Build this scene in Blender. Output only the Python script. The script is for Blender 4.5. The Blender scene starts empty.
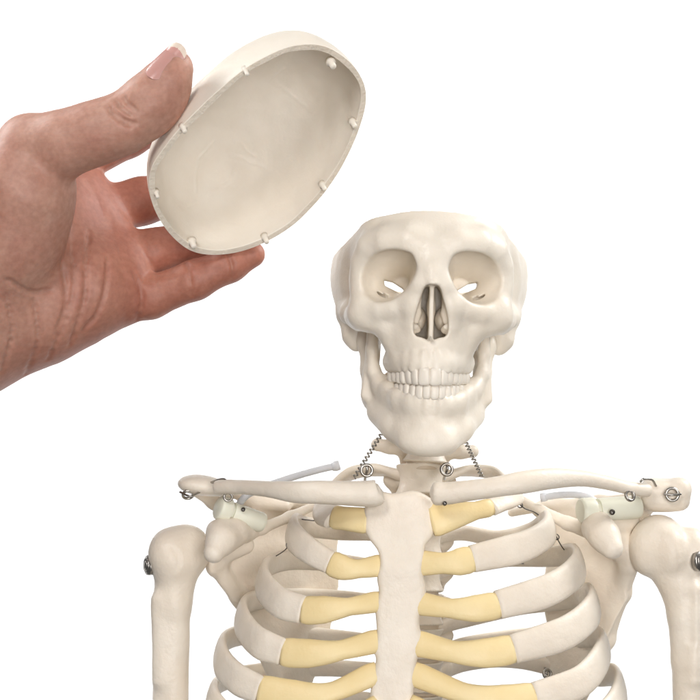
import bpy, math, random
import numpy as np
from mathutils import Vector, Matrix, noise as mnoise

C = bpy.context.scene.collection
SC = bpy.context.scene
# Everything is laid out in "units" of half a millimetre or so (the skeleton is a half-size teaching model).
U = 0.00055            # metres per unit
DIST = 1300.0          # camera distance in units
SPX = 1.35             # photograph pixels per unit at depth 0

# ------------------------------------------------------------------ camera, world, lamps, exposure
cd = bpy.data.cameras.new('camera')
cam = bpy.data.objects.new('camera', cd); C.objects.link(cam)
cam.location = (0, -DIST*U, 0); cam.rotation_euler = (math.pi/2, 0, 0)
cd.sensor_width = 36; cd.lens = 36*DIST/(700/SPX)
cd.clip_start = 0.01; cd.clip_end = 50
SC.camera = cam

w = bpy.data.worlds.new('World'); SC.world = w; w.use_nodes = True
bg = w.node_tree.nodes['Background']
bg.inputs[0].default_value = (1.0, 0.985, 0.97, 1); bg.inputs[1].default_value = 0.12

def area(name, loc, target, size, power, col=(1, 1, 1)):
    l = bpy.data.lights.new(name, 'AREA'); l.shape = 'RECTANGLE'; l.size, l.size_y = size
    l.energy = power; l.color = col
    o = bpy.data.objects.new(name, l); C.objects.link(o)
    o.location = loc
    o.rotation_euler = (Vector(target)-Vector(loc)).to_track_quat('-Z', 'Y').to_euler()
    return o
area('key_softbox', (-0.30, -0.82, 0.52), (0.0, 0, 0.02), (0.26, 0.26), 3.9, (1, 0.965, 0.945))
area('fill_softbox', (0.22, -1.0, -0.02), (0.02, 0, -0.08), (0.55, 0.55), 7.2, (1, 0.97, 0.955))
area('top_softbox', (0.10, 0.0, 0.80), (0.05, 0.0, 0.0), (0.40, 0.30), 0.45, (1, 0.98, 0.96))
area('backdrop_lamp', (-0.75, 0.20, 0.55), (-0.25, 1.1, -0.16), (0.5, 0.5), 15)
area('backdrop_lamp', (0.75, 0.20, 0.55), (0.25, 1.1, -0.16), (0.5, 0.5), 15)

SC.view_settings.view_transform = 'Standard'; SC.view_settings.look = 'None'
SC.view_settings.exposure = 0.0; SC.view_settings.gamma = 1.0
SC.render.engine = 'CYCLES'
SC.cycles.use_denoising = True
SC.cycles.max_bounces = 8; SC.cycles.diffuse_bounces = 5
SC.cycles.sample_clamp_indirect = 6

# ------------------------------------------------------------------ helpers
def s(y): return SPX*DIST/(DIST+y)
def P(px, py, y): k = s(y); return np.array(((px-350)/k, y, (350-py)/k))
def smooth01(a, b, x):
    t = np.clip((x-a)/(b-a), 0, 1); return t*t*(3-2*t)
def rot(rx=0, ry=0, rz=0):
    return np.array(Matrix.Rotation(math.radians(rz), 3, 'Z') @ Matrix.Rotation(math.radians(ry), 3, 'Y') @ Matrix.Rotation(math.radians(rx), 3, 'X'))

def mesh_obj(name, V, F, mat, parent=None, smooth=True):
    """one mesh object from unit coordinates; its origin sits at the centre of the piece"""
    V = np.asarray(V, dtype=np.float64)*U
    c = (V.min(0)+V.max(0))/2
    me = bpy.data.meshes.new(name)
    if isinstance(F, np.ndarray) and F.ndim == 2:
        n, m = F.shape
        me.vertices.add(len(V)); me.vertices.foreach_set('co', (V-c).astype(np.float32).ravel())
        me.loops.add(n*m); me.loops.foreach_set('vertex_index', F.astype(np.int32).ravel())
        me.polygons.add(n); me.polygons.foreach_set('loop_start', np.arange(0, n*m, m, dtype=np.int32))
        me.update(calc_edges=True); me.validate()
    else:
        me.from_pydata([tuple(v) for v in (V-c)], [], [tuple(f) for f in F])
    if smooth:
        me.polygons.foreach_set('use_smooth', np.ones(len(me.polygons), dtype=bool))
    me.materials.append(mat)
    o = bpy.data.objects.new(name, me); C.objects.link(o)
    o.location = c
    if parent:
        o.parent = parent
        pw = Vector((0, 0, 0)); p = parent
        while p: pw += p.location; p = p.parent
        o.location = Vector(c) - pw
    return o

def empty(name, loc, label, cat):
    o = bpy.data.objects.new(name, None); C.objects.link(o)
    o.location = Vector(loc)*U; o.empty_display_size = 0.02
    o['label'] = label; o['category'] = cat
    return o

# ---- distance-field modelling: primitives are (lo, hi, f)
def _dot(a, b): return a[0]*b[0]+a[1]*b[1]+a[2]*b[2]
def cone(a, b, ra, rb):
    a = np.asarray(a, float); b = np.asarray(b, float); ab = b-a; L2 = max(float(ab@ab), 1e-9); m = max(ra, rb)
    def f(X, Y, Z):
        t = np.clip(((X-a[0])*ab[0]+(Y-a[1])*ab[1]+(Z-a[2])*ab[2])/L2, 0, 1)
        return np.sqrt((X-a[0]-t*ab[0])**2+(Y-a[1]-t*ab[1])**2+(Z-a[2]-t*ab[2])**2)-(ra+(rb-ra)*t)
    return np.minimum(a, b)-m, np.maximum(a, b)+m, f
def ell(c, r, R=None):
    c = np.asarray(c, float); r = np.asarray(r, float)
    def f(X, Y, Z):
        x, y, z = X-c[0], Y-c[1], Z-c[2]
        if R is not None:
            x, y, z = (R[0, 0]*x+R[1, 0]*y+R[2, 0]*z, R[0, 1]*x+R[1, 1]*y+R[2, 1]*z, R[0, 2]*x+R[1, 2]*y+R[2, 2]*z)
        k0 = np.sqrt((x/r[0])**2+(y/r[1])**2+(z/r[2])**2)
        k1 = np.sqrt((x/r[0]**2)**2+(y/r[1]**2)**2+(z/r[2]**2)**2)
        return k0*(k0-1)/np.maximum(k1, 1e-6)
    m = max(r) if R is not None else r
    return c-m, c+m, f
def box(c, hf, rd, R=None):
    c = np.asarray(c, float)
    def f(X, Y, Z):
        x, y, z = X-c[0], Y-c[1], Z-c[2]
        if R is not None:
            x, y, z = (R[0, 0]*x+R[1, 0]*y+R[2, 0]*z, R[0, 1]*x+R[1, 1]*y+R[2, 1]*z, R[0, 2]*x+R[1, 2]*y+R[2, 2]*z)
        qx, qy, qz = np.abs(x)-hf[0]+rd, np.abs(y)-hf[1]+rd, np.abs(z)-hf[2]+rd
        return np.sqrt(np.maximum(qx, 0)**2+np.maximum(qy, 0)**2+np.maximum(qz, 0)**2)+np.minimum(np.maximum(np.maximum(qx, qy), qz), 0)-rd
    m = np.sum(hf)
    return c-m, c+m, f
def poly_sd(poly, x, z):
    """signed distance to a closed polygon in a plane"""
    x, z = np.broadcast_arrays(x, z)
    d = np.full(x.shape, 1e9); sgn = np.ones(x.shape)
    n = len(poly)
    for i in range(n):
        ax, az = poly[i]; bx, bz = poly[i-1]
        ex, ez = bx-ax, bz-az; wx, wz = x-ax, z-az
        t = np.clip((wx*ex+wz*ez)/(ex*ex+ez*ez+1e-9), 0, 1)
        d = np.minimum(d, (wx-ex*t)**2+(wz-ez*t)**2)
        c1 = z >= az; c2 = z < bz; c3 = ex*wz > ez*wx
        flip = (c1 & c2 & c3) | (~c1 & ~c2 & ~c3)
        sgn = np.where(flip, -sgn, sgn)
    return sgn*np.sqrt(d)
def smooth_poly(pts, n=4):
    """closed Catmull-Rom through the points"""
    pts = np.asarray(pts, float); N = len(pts); out = []
    for i in range(N):
        p0, p1, p2, p3 = pts[i-1], pts[i], pts[(i+1) % N], pts[(i+2) % N]
        for k in range(n):
            t = k/n
            out.append(0.5*((2*p1)+(p2-p0)*t+(2*p0-5*p1+4*p2-p3)*t*t+(3*p1-p0-3*p2+p3)*t**3))
    return np.array(out)
def prism(poly, ylo, yhi, rd=1.0, yfun=None):
    """polygon in x,z, extruded between ylo and yhi (offset by yfun(X, Z))"""
    poly = np.asarray(poly, float)
    def f(X, Y, Z):
        d2 = poly_sd(poly, X[:, 0, :], Z[:, 0, :] if Z.shape[0] > 1 else Z[:, 0, :])[:, None, :] if X.ndim == 3 else poly_sd(poly, X, Z)
        yy = Y - (yfun(X, Z) if yfun else 0)
        dy = np.maximum(ylo-yy, yy-yhi)
        a, b = d2+rd, dy+rd
        return np.minimum(np.maximum(a, b), 0)+np.sqrt(np.maximum(a, 0)**2+np.maximum(b, 0)**2)-rd
    ex = 0 if yfun is None else 90
    return (np.array((poly[:, 0].min(), ylo-ex, poly[:, 1].min())), np.array((poly[:, 0].max(), yhi+ex, poly[:, 1].max())), f)

def sheet(poly, thick, yfun, slope, rd=2.0, ex=70):
    """polygon in x,z as a curved plate: front face at yfun(X, Z), thickness measured along the normal"""
    poly = np.asarray(poly, float)
    def f(X, Y, Z):
        d2 = poly_sd(poly, X, Z)
        dn = (Y-yfun(X, Z))/np.sqrt(1+slope(X, Z)**2)
        dy = np.maximum(-dn, dn-thick); a, b = d2+rd, dy+rd
        return np.minimum(np.maximum(a, b), 0)+np.sqrt(np.maximum(a, 0)**2+np.maximum(b, 0)**2)-rd
    return np.array((poly[:, 0].min(), -110, poly[:, 1].min())), np.array((poly[:, 0].max(), ex, poly[:, 1].max())), f

class Vol:
    def __init__(self, lo, hi, h, half=False):
        self.h = h; self.half = half
        lo = np.asarray(lo, float); hi = np.asarray(hi, float)
        if half: lo[0] = 0.5*h
        self.lo = lo; self.n = np.ceil((hi-lo)/h).astype(int)+1
        self.D = np.full(self.n, 40.0, np.float32)
    def win(self, lo, hi, m):
        a = np.clip(np.floor((np.asarray(lo)-m-self.lo)/self.h).astype(int), 0, self.n)
        b = np.clip(np.ceil((np.asarray(hi)+m-self.lo)/self.h).astype(int)+1, 0, self.n)
        if np.any(b <= a): return None
        sl = tuple(slice(i, j) for i, j in zip(a, b))
        ax = [(self.lo[k]+self.h*np.arange(a[k], b[k])).astype(np.float32) for k in range(3)]
        return sl, ax[0][:, None, None], ax[1][None, :, None], ax[2][None, None, :]
    def add(self, prim, k=0.0):
        lo, hi, f = prim; wdw = self.win(lo, hi, k+4*self.h)
        if wdw is None: return self
        sl, X, Y, Z = wdw
        a = self.D[sl]; b = f(X, Y, Z).astype(np.float32)
        if k > 0:
            hh = np.maximum(k-np.abs(a-b), 0)/k; r = np.minimum(a, b)-hh*hh*k*0.25
        else: r = np.minimum(a, b)
        self.D[sl] = r; return self
    def cut(self, prim, k=0.0):
        lo, hi, f = prim; wdw = self.win(lo, hi, k+4*self.h)
        if wdw is None: return self
        sl, X, Y, Z = wdw
        a = self.D[sl]; b = -f(X, Y, Z).astype(np.float32)
        if k > 0:
            hh = np.maximum(k-np.abs(a-b), 0)/k; r = np.maximum(a, b)+hh*hh*k*0.25
        else: r = np.maximum(a, b)
        self.D[sl] = r; return self
    def chain(self, pts, k):
        """pts: rows of x, y, z, r"""
        for p, q in zip(pts[:-1], pts[1:]): self.add(cone(p[:3], q[:3], p[3], q[3]), k)
        return self
    def groove(self, pts, r, k, depth=None):
        for p, q in zip(pts[:-1], pts[1:]): self.cut(cone(p[:3], q[:3], r, r), k)
        return self
    def grid(self):
        return [(self.lo[k]+self.h*np.arange(self.n[k])).astype(np.float32).reshape([-1 if j == k else 1 for j in range(3)]) for k in range(3)]
    def mesh(self, wob=0.0, wl=11.0, seed=1):
        V, F = self.net()
        if wob:
            r = np.random.default_rng(seed); d = np.zeros_like(V)
            for k in range(3):
                for i in range(7):
                    kv = r.normal(size=3); kv *= 2*math.pi/(wl*r.uniform(.6, 1.8)*np.linalg.norm(kv))
                    d[:, k] += np.sin(V@kv+r.uniform(0, 6.3))
            V = V+d*wob/2.6
        return V, F
    def net(self):
        """surface nets"""
        D, lo, h = self.D, self.lo.copy(), self.h
        if self.half:
            D = np.concatenate((D[::-1], D), 0); lo[0] = -lo[0]-h*(self.n[0]-1)
        D = np.pad(D, 1, constant_values=10.0); lo = lo-h
        S = D < 0
        nx, ny, nz = D.shape
        c = np.zeros((nx-1, ny-1, nz-1), np.int8)
        for i in (0, 1):
            for j in (0, 1):
                for k in (0, 1):
                    c += S[i:nx-1+i, j:ny-1+j, k:nz-1+k]
        act = np.nonzero((c > 0) & (c < 8))
        idx = np.full(c.shape, -1, np.int32); idx[act] = np.arange(len(act[0]), dtype=np.int32)
        I, J, K = act
        pos = np.zeros((len(I), 3)); cnt = np.zeros(len(I))
        corners = [(i, j, k) for i in (0, 1) for j in (0, 1) for k in (0, 1)]
        val = {cr: D[I+cr[0], J+cr[1], K+cr[2]].astype(np.float64) for cr in corners}
        for a in corners:
            for ax in range(3):
                if a[ax]: continue
                b = list(a); b[ax] = 1; b = tuple(b)
                va, vb = val[a], val[b]; m = (va < 0) != (vb < 0)
                t = np.where(m, va/np.where(m, va-vb, 1), 0)
                for q in range(3):
                    pos[:, q] += np.where(m, a[q]+(t if q == ax else 0), 0)
                cnt += m
        pos /= cnt[:, None]
        Vt = (pos+np.stack((I, J, K), 1))*h+lo
        quads = []
        for ax in range(3):
            sl0 = [slice(1, -1)]*3; sl1 = [slice(1, -1)]*3
            sl0[ax] = slice(0, -1); sl1[ax] = slice(1, None)
            A, B = S[tuple(sl0)], S[tuple(sl1)]
            e = np.nonzero(A != B)
            fwd = A[e]
            g = [e[q]+(0 if q == ax else 1) for q in range(3)]
            u, v = (ax+1) % 3, (ax+2) % 3
            def cell(du, dv):
                q = [g[0].copy(), g[1].copy(), g[2].copy()]; q[u] -= du; q[v] -= dv
                return idx[q[0], q[1], q[2]]
            Q = np.stack((cell(1, 1), cell(0, 1), cell(0, 0), cell(1, 0)), 1)
            Q[~fwd] = Q[~fwd][:, ::-1]
            quads.append(Q)
        F = np.concatenate(quads); F = F[(F >= 0).all(1)]
        # drop little crumbs and smooth a little
        for _ in range(2):
            acc = np.zeros_like(Vt); n = np.zeros(len(Vt))
            for p, q in ((0, 1), (1, 2), (2, 3), (3, 0)):
                for a, b in ((p, q), (q, p)):
                    for r in range(3): acc[:, r] += np.bincount(F[:, a], weights=Vt[F[:, b], r], minlength=len(Vt))
                    n += np.bincount(F[:, a], minlength=len(Vt))
            Vt = 0.5*Vt+0.5*acc/np.maximum(n, 1)[:, None]
        return Vt, F

def spline(pts, n):
    """Catmull-Rom through rows of any width"""
    pts = np.asarray(pts, float); p = np.vstack((2*pts[0]-pts[1], pts, 2*pts[-1]-pts[-2]))
    m = len(pts)-1; out = []
    for u in np.linspace(0, m-1e-9, n):
        i = int(u); t = u-i; a, b, c, d = p[i:i+4]
        out.append(0.5*((2*b)+(c-a)*t+(2*a-5*b+4*c-d)*t*t+(3*b-a-3*c+d)*t**3))
    return np.array(out)
def sweep(path, rn, rh, normal=None, seg=14, power=1.0, cap=True):
    """tube along path; rn half-thickness along the normal, rh half-height across it; returns V, F"""
    path = np.asarray(path, float); N = len(path)
    T = np.gradient(path, axis=0); T /= np.linalg.norm(T, axis=1)[:, None]
    rn = np.broadcast_to(rn, N); rh = np.broadcast_to(rh, N)
    if normal is None:
        nv = []; cur = np.cross(T[0], (0.3, 0.2, 0.93)); cur /= np.linalg.norm(cur)
        for t in T:
            cur = cur-t*(cur@t); cur /= np.linalg.norm(cur); nv.append(cur)
        normal = np.array(nv)
    n = normal-T*np.sum(normal*T, 1)[:, None]; n /= np.linalg.norm(n, axis=1)[:, None]
    b = np.cross(T, n)
    V = []; F = []
    for i in range(N):
        for k in range(seg):
            a = 2*math.pi*k/seg; ca, sa = math.cos(a), math.sin(a)
            ca = math.copysign(abs(ca)**power, ca); sa = math.copysign(abs(sa)**power, sa)
            V.append(path[i]+n[i]*rn[i]*ca+b[i]*rh[i]*sa)
    for i in range(N-1):
        for k in range(seg):
            k2 = (k+1) % seg
            F.append((i*seg+k, i*seg+k2, (i+1)*seg+k2, (i+1)*seg+k))
    if cap:
        for i0, rev in ((0, True), (N-1, False)):
            V.append(path[i0]+T[i0]*(-1 if rev else 1)*min(rn[i0], rh[i0])*0.25); c = len(V)-1
            for k in range(seg):
                k2 = (k+1) % seg
                F.append((i0*seg+k2, i0*seg+k, c) if rev else (i0*seg+k, i0*seg+k2, c))
    return np.array(V), F

# ------------------------------------------------------------------ materials
def new_mat(name):
    m = bpy.data.materials.new(name); m.use_nodes = True
    nt = m.node_tree; b = nt.nodes['Principled BSDF']
    return m, nt, b
def N(nt, kind, **kw):
    n = nt.nodes.new(kind)
    for k, v in kw.items():
        if k in n.inputs: n.inputs[k].default_value = v
        else: setattr(n, k, v)
    return n
def ramp(nt, fac, stops):
    r = nt.nodes.new('ShaderNodeValToRGB'); nt.links.new(fac, r.inputs[0])
    e = r.color_ramp.elements
    while len(e) < len(stops): e.new(0.5)
    for x, (p, c) in zip(e, stops): x.position = p; x.color = (*c, 1) if len(c) == 3 else c
    return r
def plastic(name, lo, hi, rough=0.42, speck=None, bump=0.12, scale=1.0, sss=0.12, fine=0.05):
    m, nt, b = new_mat(name); L = nt.links
    co = nt.nodes.new('ShaderNodeTexCoord')
    n1 = N(nt, 'ShaderNodeTexNoise', Scale=38*scale, Detail=5.0, Roughness=0.6); L.new(co.outputs['Object'], n1.inputs['Vector'])
    r = ramp(nt, n1.outputs['Fac'], [(0.32, lo), (0.66, hi)])
    col = r.outputs[0]
    if speck:
        v = N(nt, 'ShaderNodeTexVoronoi', Scale=150.0); L.new(co.outputs['Object'], v.inputs['Vector'])
        n3 = N(nt, 'ShaderNodeTexNoise', Scale=26.0, Detail=2.0); L.new(co.outputs['Object'], n3.inputs['Vector'])
        r2 = ramp(nt, v.outputs['Distance'], [(0.02, (1, 1, 1)), (0.06, (0, 0, 0))])
        r3 = ramp(nt, n3.outputs['Fac'], [(0.62, (0, 0, 0)), (0.70, (1, 1, 1))])
        mu = N(nt, 'ShaderNodeMath', operation='MULTIPLY'); L.new(r2.outputs[0], mu.inputs[0]); L.new(r3.outputs[0], mu.inputs[1])
        mx = N(nt, 'ShaderNodeMixRGB'); L.new(mu.outputs[0], mx.inputs[0]); L.new(col, mx.inputs[1]); mx.inputs[2].default_value = (*speck, 1)
        col = mx.outputs[0]
    if speck:
        ng = N(nt, 'ShaderNodeTexNoise', Scale=19.0, Detail=8.0, Roughness=0.75, Distortion=0.6); L.new(co.outputs['Object'], ng.inputs['Vector'])
        rg = ramp(nt, ng.outputs['Fac'], [(0.55, (0, 0, 0)), (0.78, (0.22, 0.22, 0.22))])
        mg = N(nt, 'ShaderNodeMixRGB'); L.new(rg.outputs[0], mg.inputs[0]); L.new(col, mg.inputs[1]); mg.inputs[2].default_value = (0.56, 0.46, 0.36, 1); col = mg.outputs[0]
    L.new(col, b.inputs['Base Color'])
    b.inputs['Roughness'].default_value = rough
    b.inputs['Specular IOR Level'].default_value = 0.4
    b.inputs['Subsurface Weight'].default_value = sss
    b.inputs['Subsurface Radius'].default_value = (1.0, 0.7, 0.45); b.inputs['Subsurface Scale'].default_value = 0.0025
    n2 = N(nt, 'ShaderNodeTexNoise', Scale=110*scale, Detail=6.0, Roughness=0.62); L.new(co.outputs['Object'], n2.inputs['Vector'])
    n4 = N(nt, 'ShaderNodeTexNoise', Scale=900*scale, Detail=3.0); L.new(co.outputs['Object'], n4.inputs['Vector'])
    bp0 = N(nt, 'ShaderNodeBump', Strength=fine, Distance=0.0006); L.new(n4.outputs['Fac'], bp0.inputs['Height'])
    bp = N(nt, 'ShaderNodeBump', Strength=bump, Distance=0.004); L.new(n2.outputs['Fac'], bp.inputs['Height']); L.new(bp0.outputs[0], bp.inputs['Normal'])
    L.new(bp.outputs[0], b.inputs['Normal'])
    rr = ramp(nt, n2.outputs['Fac'], [(0.3, (rough-0.1,)*3), (0.7, (rough+0.13,)*3)]); L.new(rr.outputs[0], b.inputs['Roughness'])
    return m
M_BONE = plastic('bone_plastic', (0.755, 0.668, 0.555), (0.81, 0.742, 0.64), 0.40, speck=(0.40, 0.36, 0.31), bump=0.2)
M_SKULL = plastic('skull_plastic', (0.755, 0.683, 0.575), (0.805, 0.742, 0.642), 0.40, speck=(0.46, 0.43, 0.38), bump=0.13, fine=0.09)
M_CAP = plastic('skull_cap_plastic', (0.755, 0.688, 0.588), (0.80, 0.745, 0.655), 0.5, bump=0.10)
M_CUT = plastic('cut_plastic', (0.66, 0.59, 0.49), (0.74, 0.67, 0.57), 0.7, bump=0.25, fine=0.6)
M_TOOTH = plastic('tooth_plastic', (0.765, 0.695, 0.60), (0.805, 0.75, 0.66), 0.32, bump=0.05)
M_CART = plastic('cartilage_paint', (0.81, 0.635, 0.32), (0.85, 0.70, 0.40), 0.45, bump=0.12)
M_PEG = plastic('socket_plastic', (0.72, 0.71, 0.58), (0.77, 0.77, 0.66), 0.4, bump=0.03)
M_CORD = plastic('cord_plastic', (0.55, 0.56, 0.58), (0.66, 0.67, 0.69), 0.3, bump=0.02)
M_DISC = plastic('disc_plastic', (0.60, 0.49, 0.37), (0.68, 0.58, 0.46), 0.5)
m, nt, b = new_mat('steel'); M_STEEL = m
b.inputs['Base Color'].default_value = (0.42, 0.40, 0.37, 1); b.inputs['Metallic'].default_value = 1; b.inputs['Roughness'].default_value = 0.32
m, nt, b = new_mat('dark_wire'); M_WIRE = m
b.inputs['Base Color'].default_value = (0.16, 0.15, 0.14, 1); b.inputs['Metallic'].default_value = 1; b.inputs['Roughness'].default_value = 0.4

def skin_mat():
    m, nt, b = new_mat('skin'); L = nt.links
    co = nt.nodes.new('ShaderNodeTexCoord')
    n1 = N(nt, 'ShaderNodeTexNoise', Scale=42.0, Detail=6.0, Roughness=0.65); L.new(co.outputs['Object'], n1.inputs['Vector'])
    r = ramp(nt, n1.outputs['Fac'], [(0.30, (0.40, 0.195, 0.143)), (0.5, (0.455, 0.248, 0.185)), (0.72, (0.505, 0.305, 0.235))])
    v = N(nt, 'ShaderNodeTexNoise', Scale=420.0, Detail=3.0); L.new(co.outputs['Object'], v.inputs['Vector'])
    r2 = ramp(nt, v.outputs['Fac'], [(0.35, (0.90, 0.87, 0.86)), (0.65, (1.05, 1.05, 1.05))])
    mx = N(nt, 'ShaderNodeMixRGB', blend_type='MULTIPLY'); mx.inputs[0].default_value = 1
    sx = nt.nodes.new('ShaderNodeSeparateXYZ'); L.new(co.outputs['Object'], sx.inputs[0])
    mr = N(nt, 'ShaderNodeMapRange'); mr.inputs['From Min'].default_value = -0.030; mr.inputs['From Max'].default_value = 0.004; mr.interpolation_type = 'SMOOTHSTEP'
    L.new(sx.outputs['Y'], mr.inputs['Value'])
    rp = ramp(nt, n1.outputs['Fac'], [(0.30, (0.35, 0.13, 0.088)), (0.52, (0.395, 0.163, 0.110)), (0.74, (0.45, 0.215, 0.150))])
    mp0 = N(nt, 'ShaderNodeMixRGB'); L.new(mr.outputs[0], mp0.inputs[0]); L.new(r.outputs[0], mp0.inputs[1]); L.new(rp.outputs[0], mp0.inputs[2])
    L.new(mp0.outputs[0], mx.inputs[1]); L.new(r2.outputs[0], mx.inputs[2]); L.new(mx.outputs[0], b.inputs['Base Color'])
    b.inputs['Roughness'].default_value = 0.5; b.inputs['Specular IOR Level'].default_value = 0.4
    b.inputs['Subsurface Weight'].default_value = 0.5
    b.inputs['Subsurface Radius'].default_value = (1.0, 0.35, 0.2); b.inputs['Subsurface Scale'].default_value = 0.0028
    # fine skin lines: stretched noise plus a cell pattern
    mp = N(nt, 'ShaderNodeMapping'); mp.inputs['Rotation'].default_value = (0.2, math.radians(8), 0.1); mp.inputs['Scale'].default_value = (60, 160, 420)
    L.new(co.outputs['Object'], mp.inputs['Vector'])
    n2 = N(nt, 'ShaderNodeTexNoise', Scale=1.0, Detail=4.0, Roughness=0.6); L.new(mp.outputs[0], n2.inputs['Vector'])
    vo = N(nt, 'ShaderNodeTexVoronoi', Scale=750.0); L.new(co.outputs['Object'], vo.inputs['Vector'])
    b1 = N(nt, 'ShaderNodeBump', Strength=0.16, Distance=0.0007); L.new(n2.outputs['Fac'], b1.inputs['Height'])
    b2 = N(nt, 'ShaderNodeBump', Strength=0.10, Distance=0.0003); L.new(vo.outputs['Distance'], b2.inputs['Height']); L.new(b1.outputs[0], b2.inputs['Normal'])
    L.new(b2.outputs[0], b.inputs['Normal'])
    return m
M_SKIN = skin_mat()
m, nt, b = new_mat('nail'); M_NAIL = m
b.inputs['Base Color'].default_value = (0.53, 0.29, 0.255, 1); b.inputs['Roughness'].default_value = 0.25; b.inputs['Subsurface Weight'].default_value = 0.3
b.inputs['Subsurface Radius'].default_value = (1, .5, .4); b.inputs['Subsurface Scale'].default_value = 0.002
m, nt, b = new_mat('nail_edge'); M_NAILEDGE = m
b.inputs['Base Color'].default_value = (0.68, 0.57, 0.47, 1); b.inputs['Roughness'].default_value = 0.35
m, nt, b = new_mat('white_backdrop'); M_BACK = m
b.inputs['Base Color'].default_value = (0.9, 0.9, 0.9, 1); b.inputs['Roughness'].default_value = 0.9

# ------------------------------------------------------------------ the setting: a white studio backdrop
bk = []
prof = [(1.1, 0.75), (1.1, -0.5)] + [(1.1-0.25*(1-math.cos(a)), -0.5-0.25*math.sin(a)) for a in np.linspace(0.15, math.pi/2, 8)] + [(0.6, -0.75)]
V = []; F = []
for y, z in prof: V += [(-1.0/U, y/U, z/U), (1.0/U, y/U, z/U)]
for i in range(len(prof)-1): F.append((2*i, 2*i+1, 2*i+3, 2*i+2))
o = mesh_obj('backdrop', V, F, M_BACK); o['kind'] = 'structure'

# ================================================================== the skeleton
skel = empty('skeleton', P(410, 640, 20), 'half-height plastic teaching skeleton with open-topped skull, yellow rib cartilage and wire fittings', 'skeleton')

# ---- skull -------------------------------------------------------
SX, SY = 428.8, 15.0                     # the skull turns about this point
def q(dx, py, y, *r): k = s(y); return (dx/k, y, (350-py)/k, *r)
def head_place(V, yaw=-1.3, roll=1.6, tx=0.0, tz=0.0):
    R = rot(0, roll, yaw); c = np.array((0, SY, 40.0))
    V = (np.asarray(V)-c)@R.T+c
    V[:, 0] += (SX-350)/s(SY)+tx; V[:, 2] += tz
    return V
def arch_upper(x): return -90+abs(x/28.0)**2.2*42
def arch_lower(x): return -87+abs(x/27.0)**2.2*42
def arch_points(fn, widths):
    """walk along the dental arch; centre and direction of every tooth of one side"""
    out = []; x = 0.0; pend = 0.0; acc = 0.0; marks = []; t = 0
    for wd in widths: marks.append(t+wd/2); t += wd
    i = 0; px_, py_ = 0.0, fn(0)
    while i < len(marks) and x < 40:
        nx = x+0.02; ny = fn(nx); acc += math.hypot(nx-x, ny-py_); x = nx; py_ = ny
        if acc >= marks[i]:
            sl = (fn(x+0.1)-fn(x-0.1))/0.2
            out.append((x, ny, math.atan(sl), widths[i])); i += 1
    return out
UP = arch_points(arch_upper, [8.8, 7.0, 7.6, 6.9, 6.7, 9.0, 8.0])
LOW = arch_points(arch_lower, [6.0, 6.4, 7.2, 6.9, 7.0, 9.6, 8.6])

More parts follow.
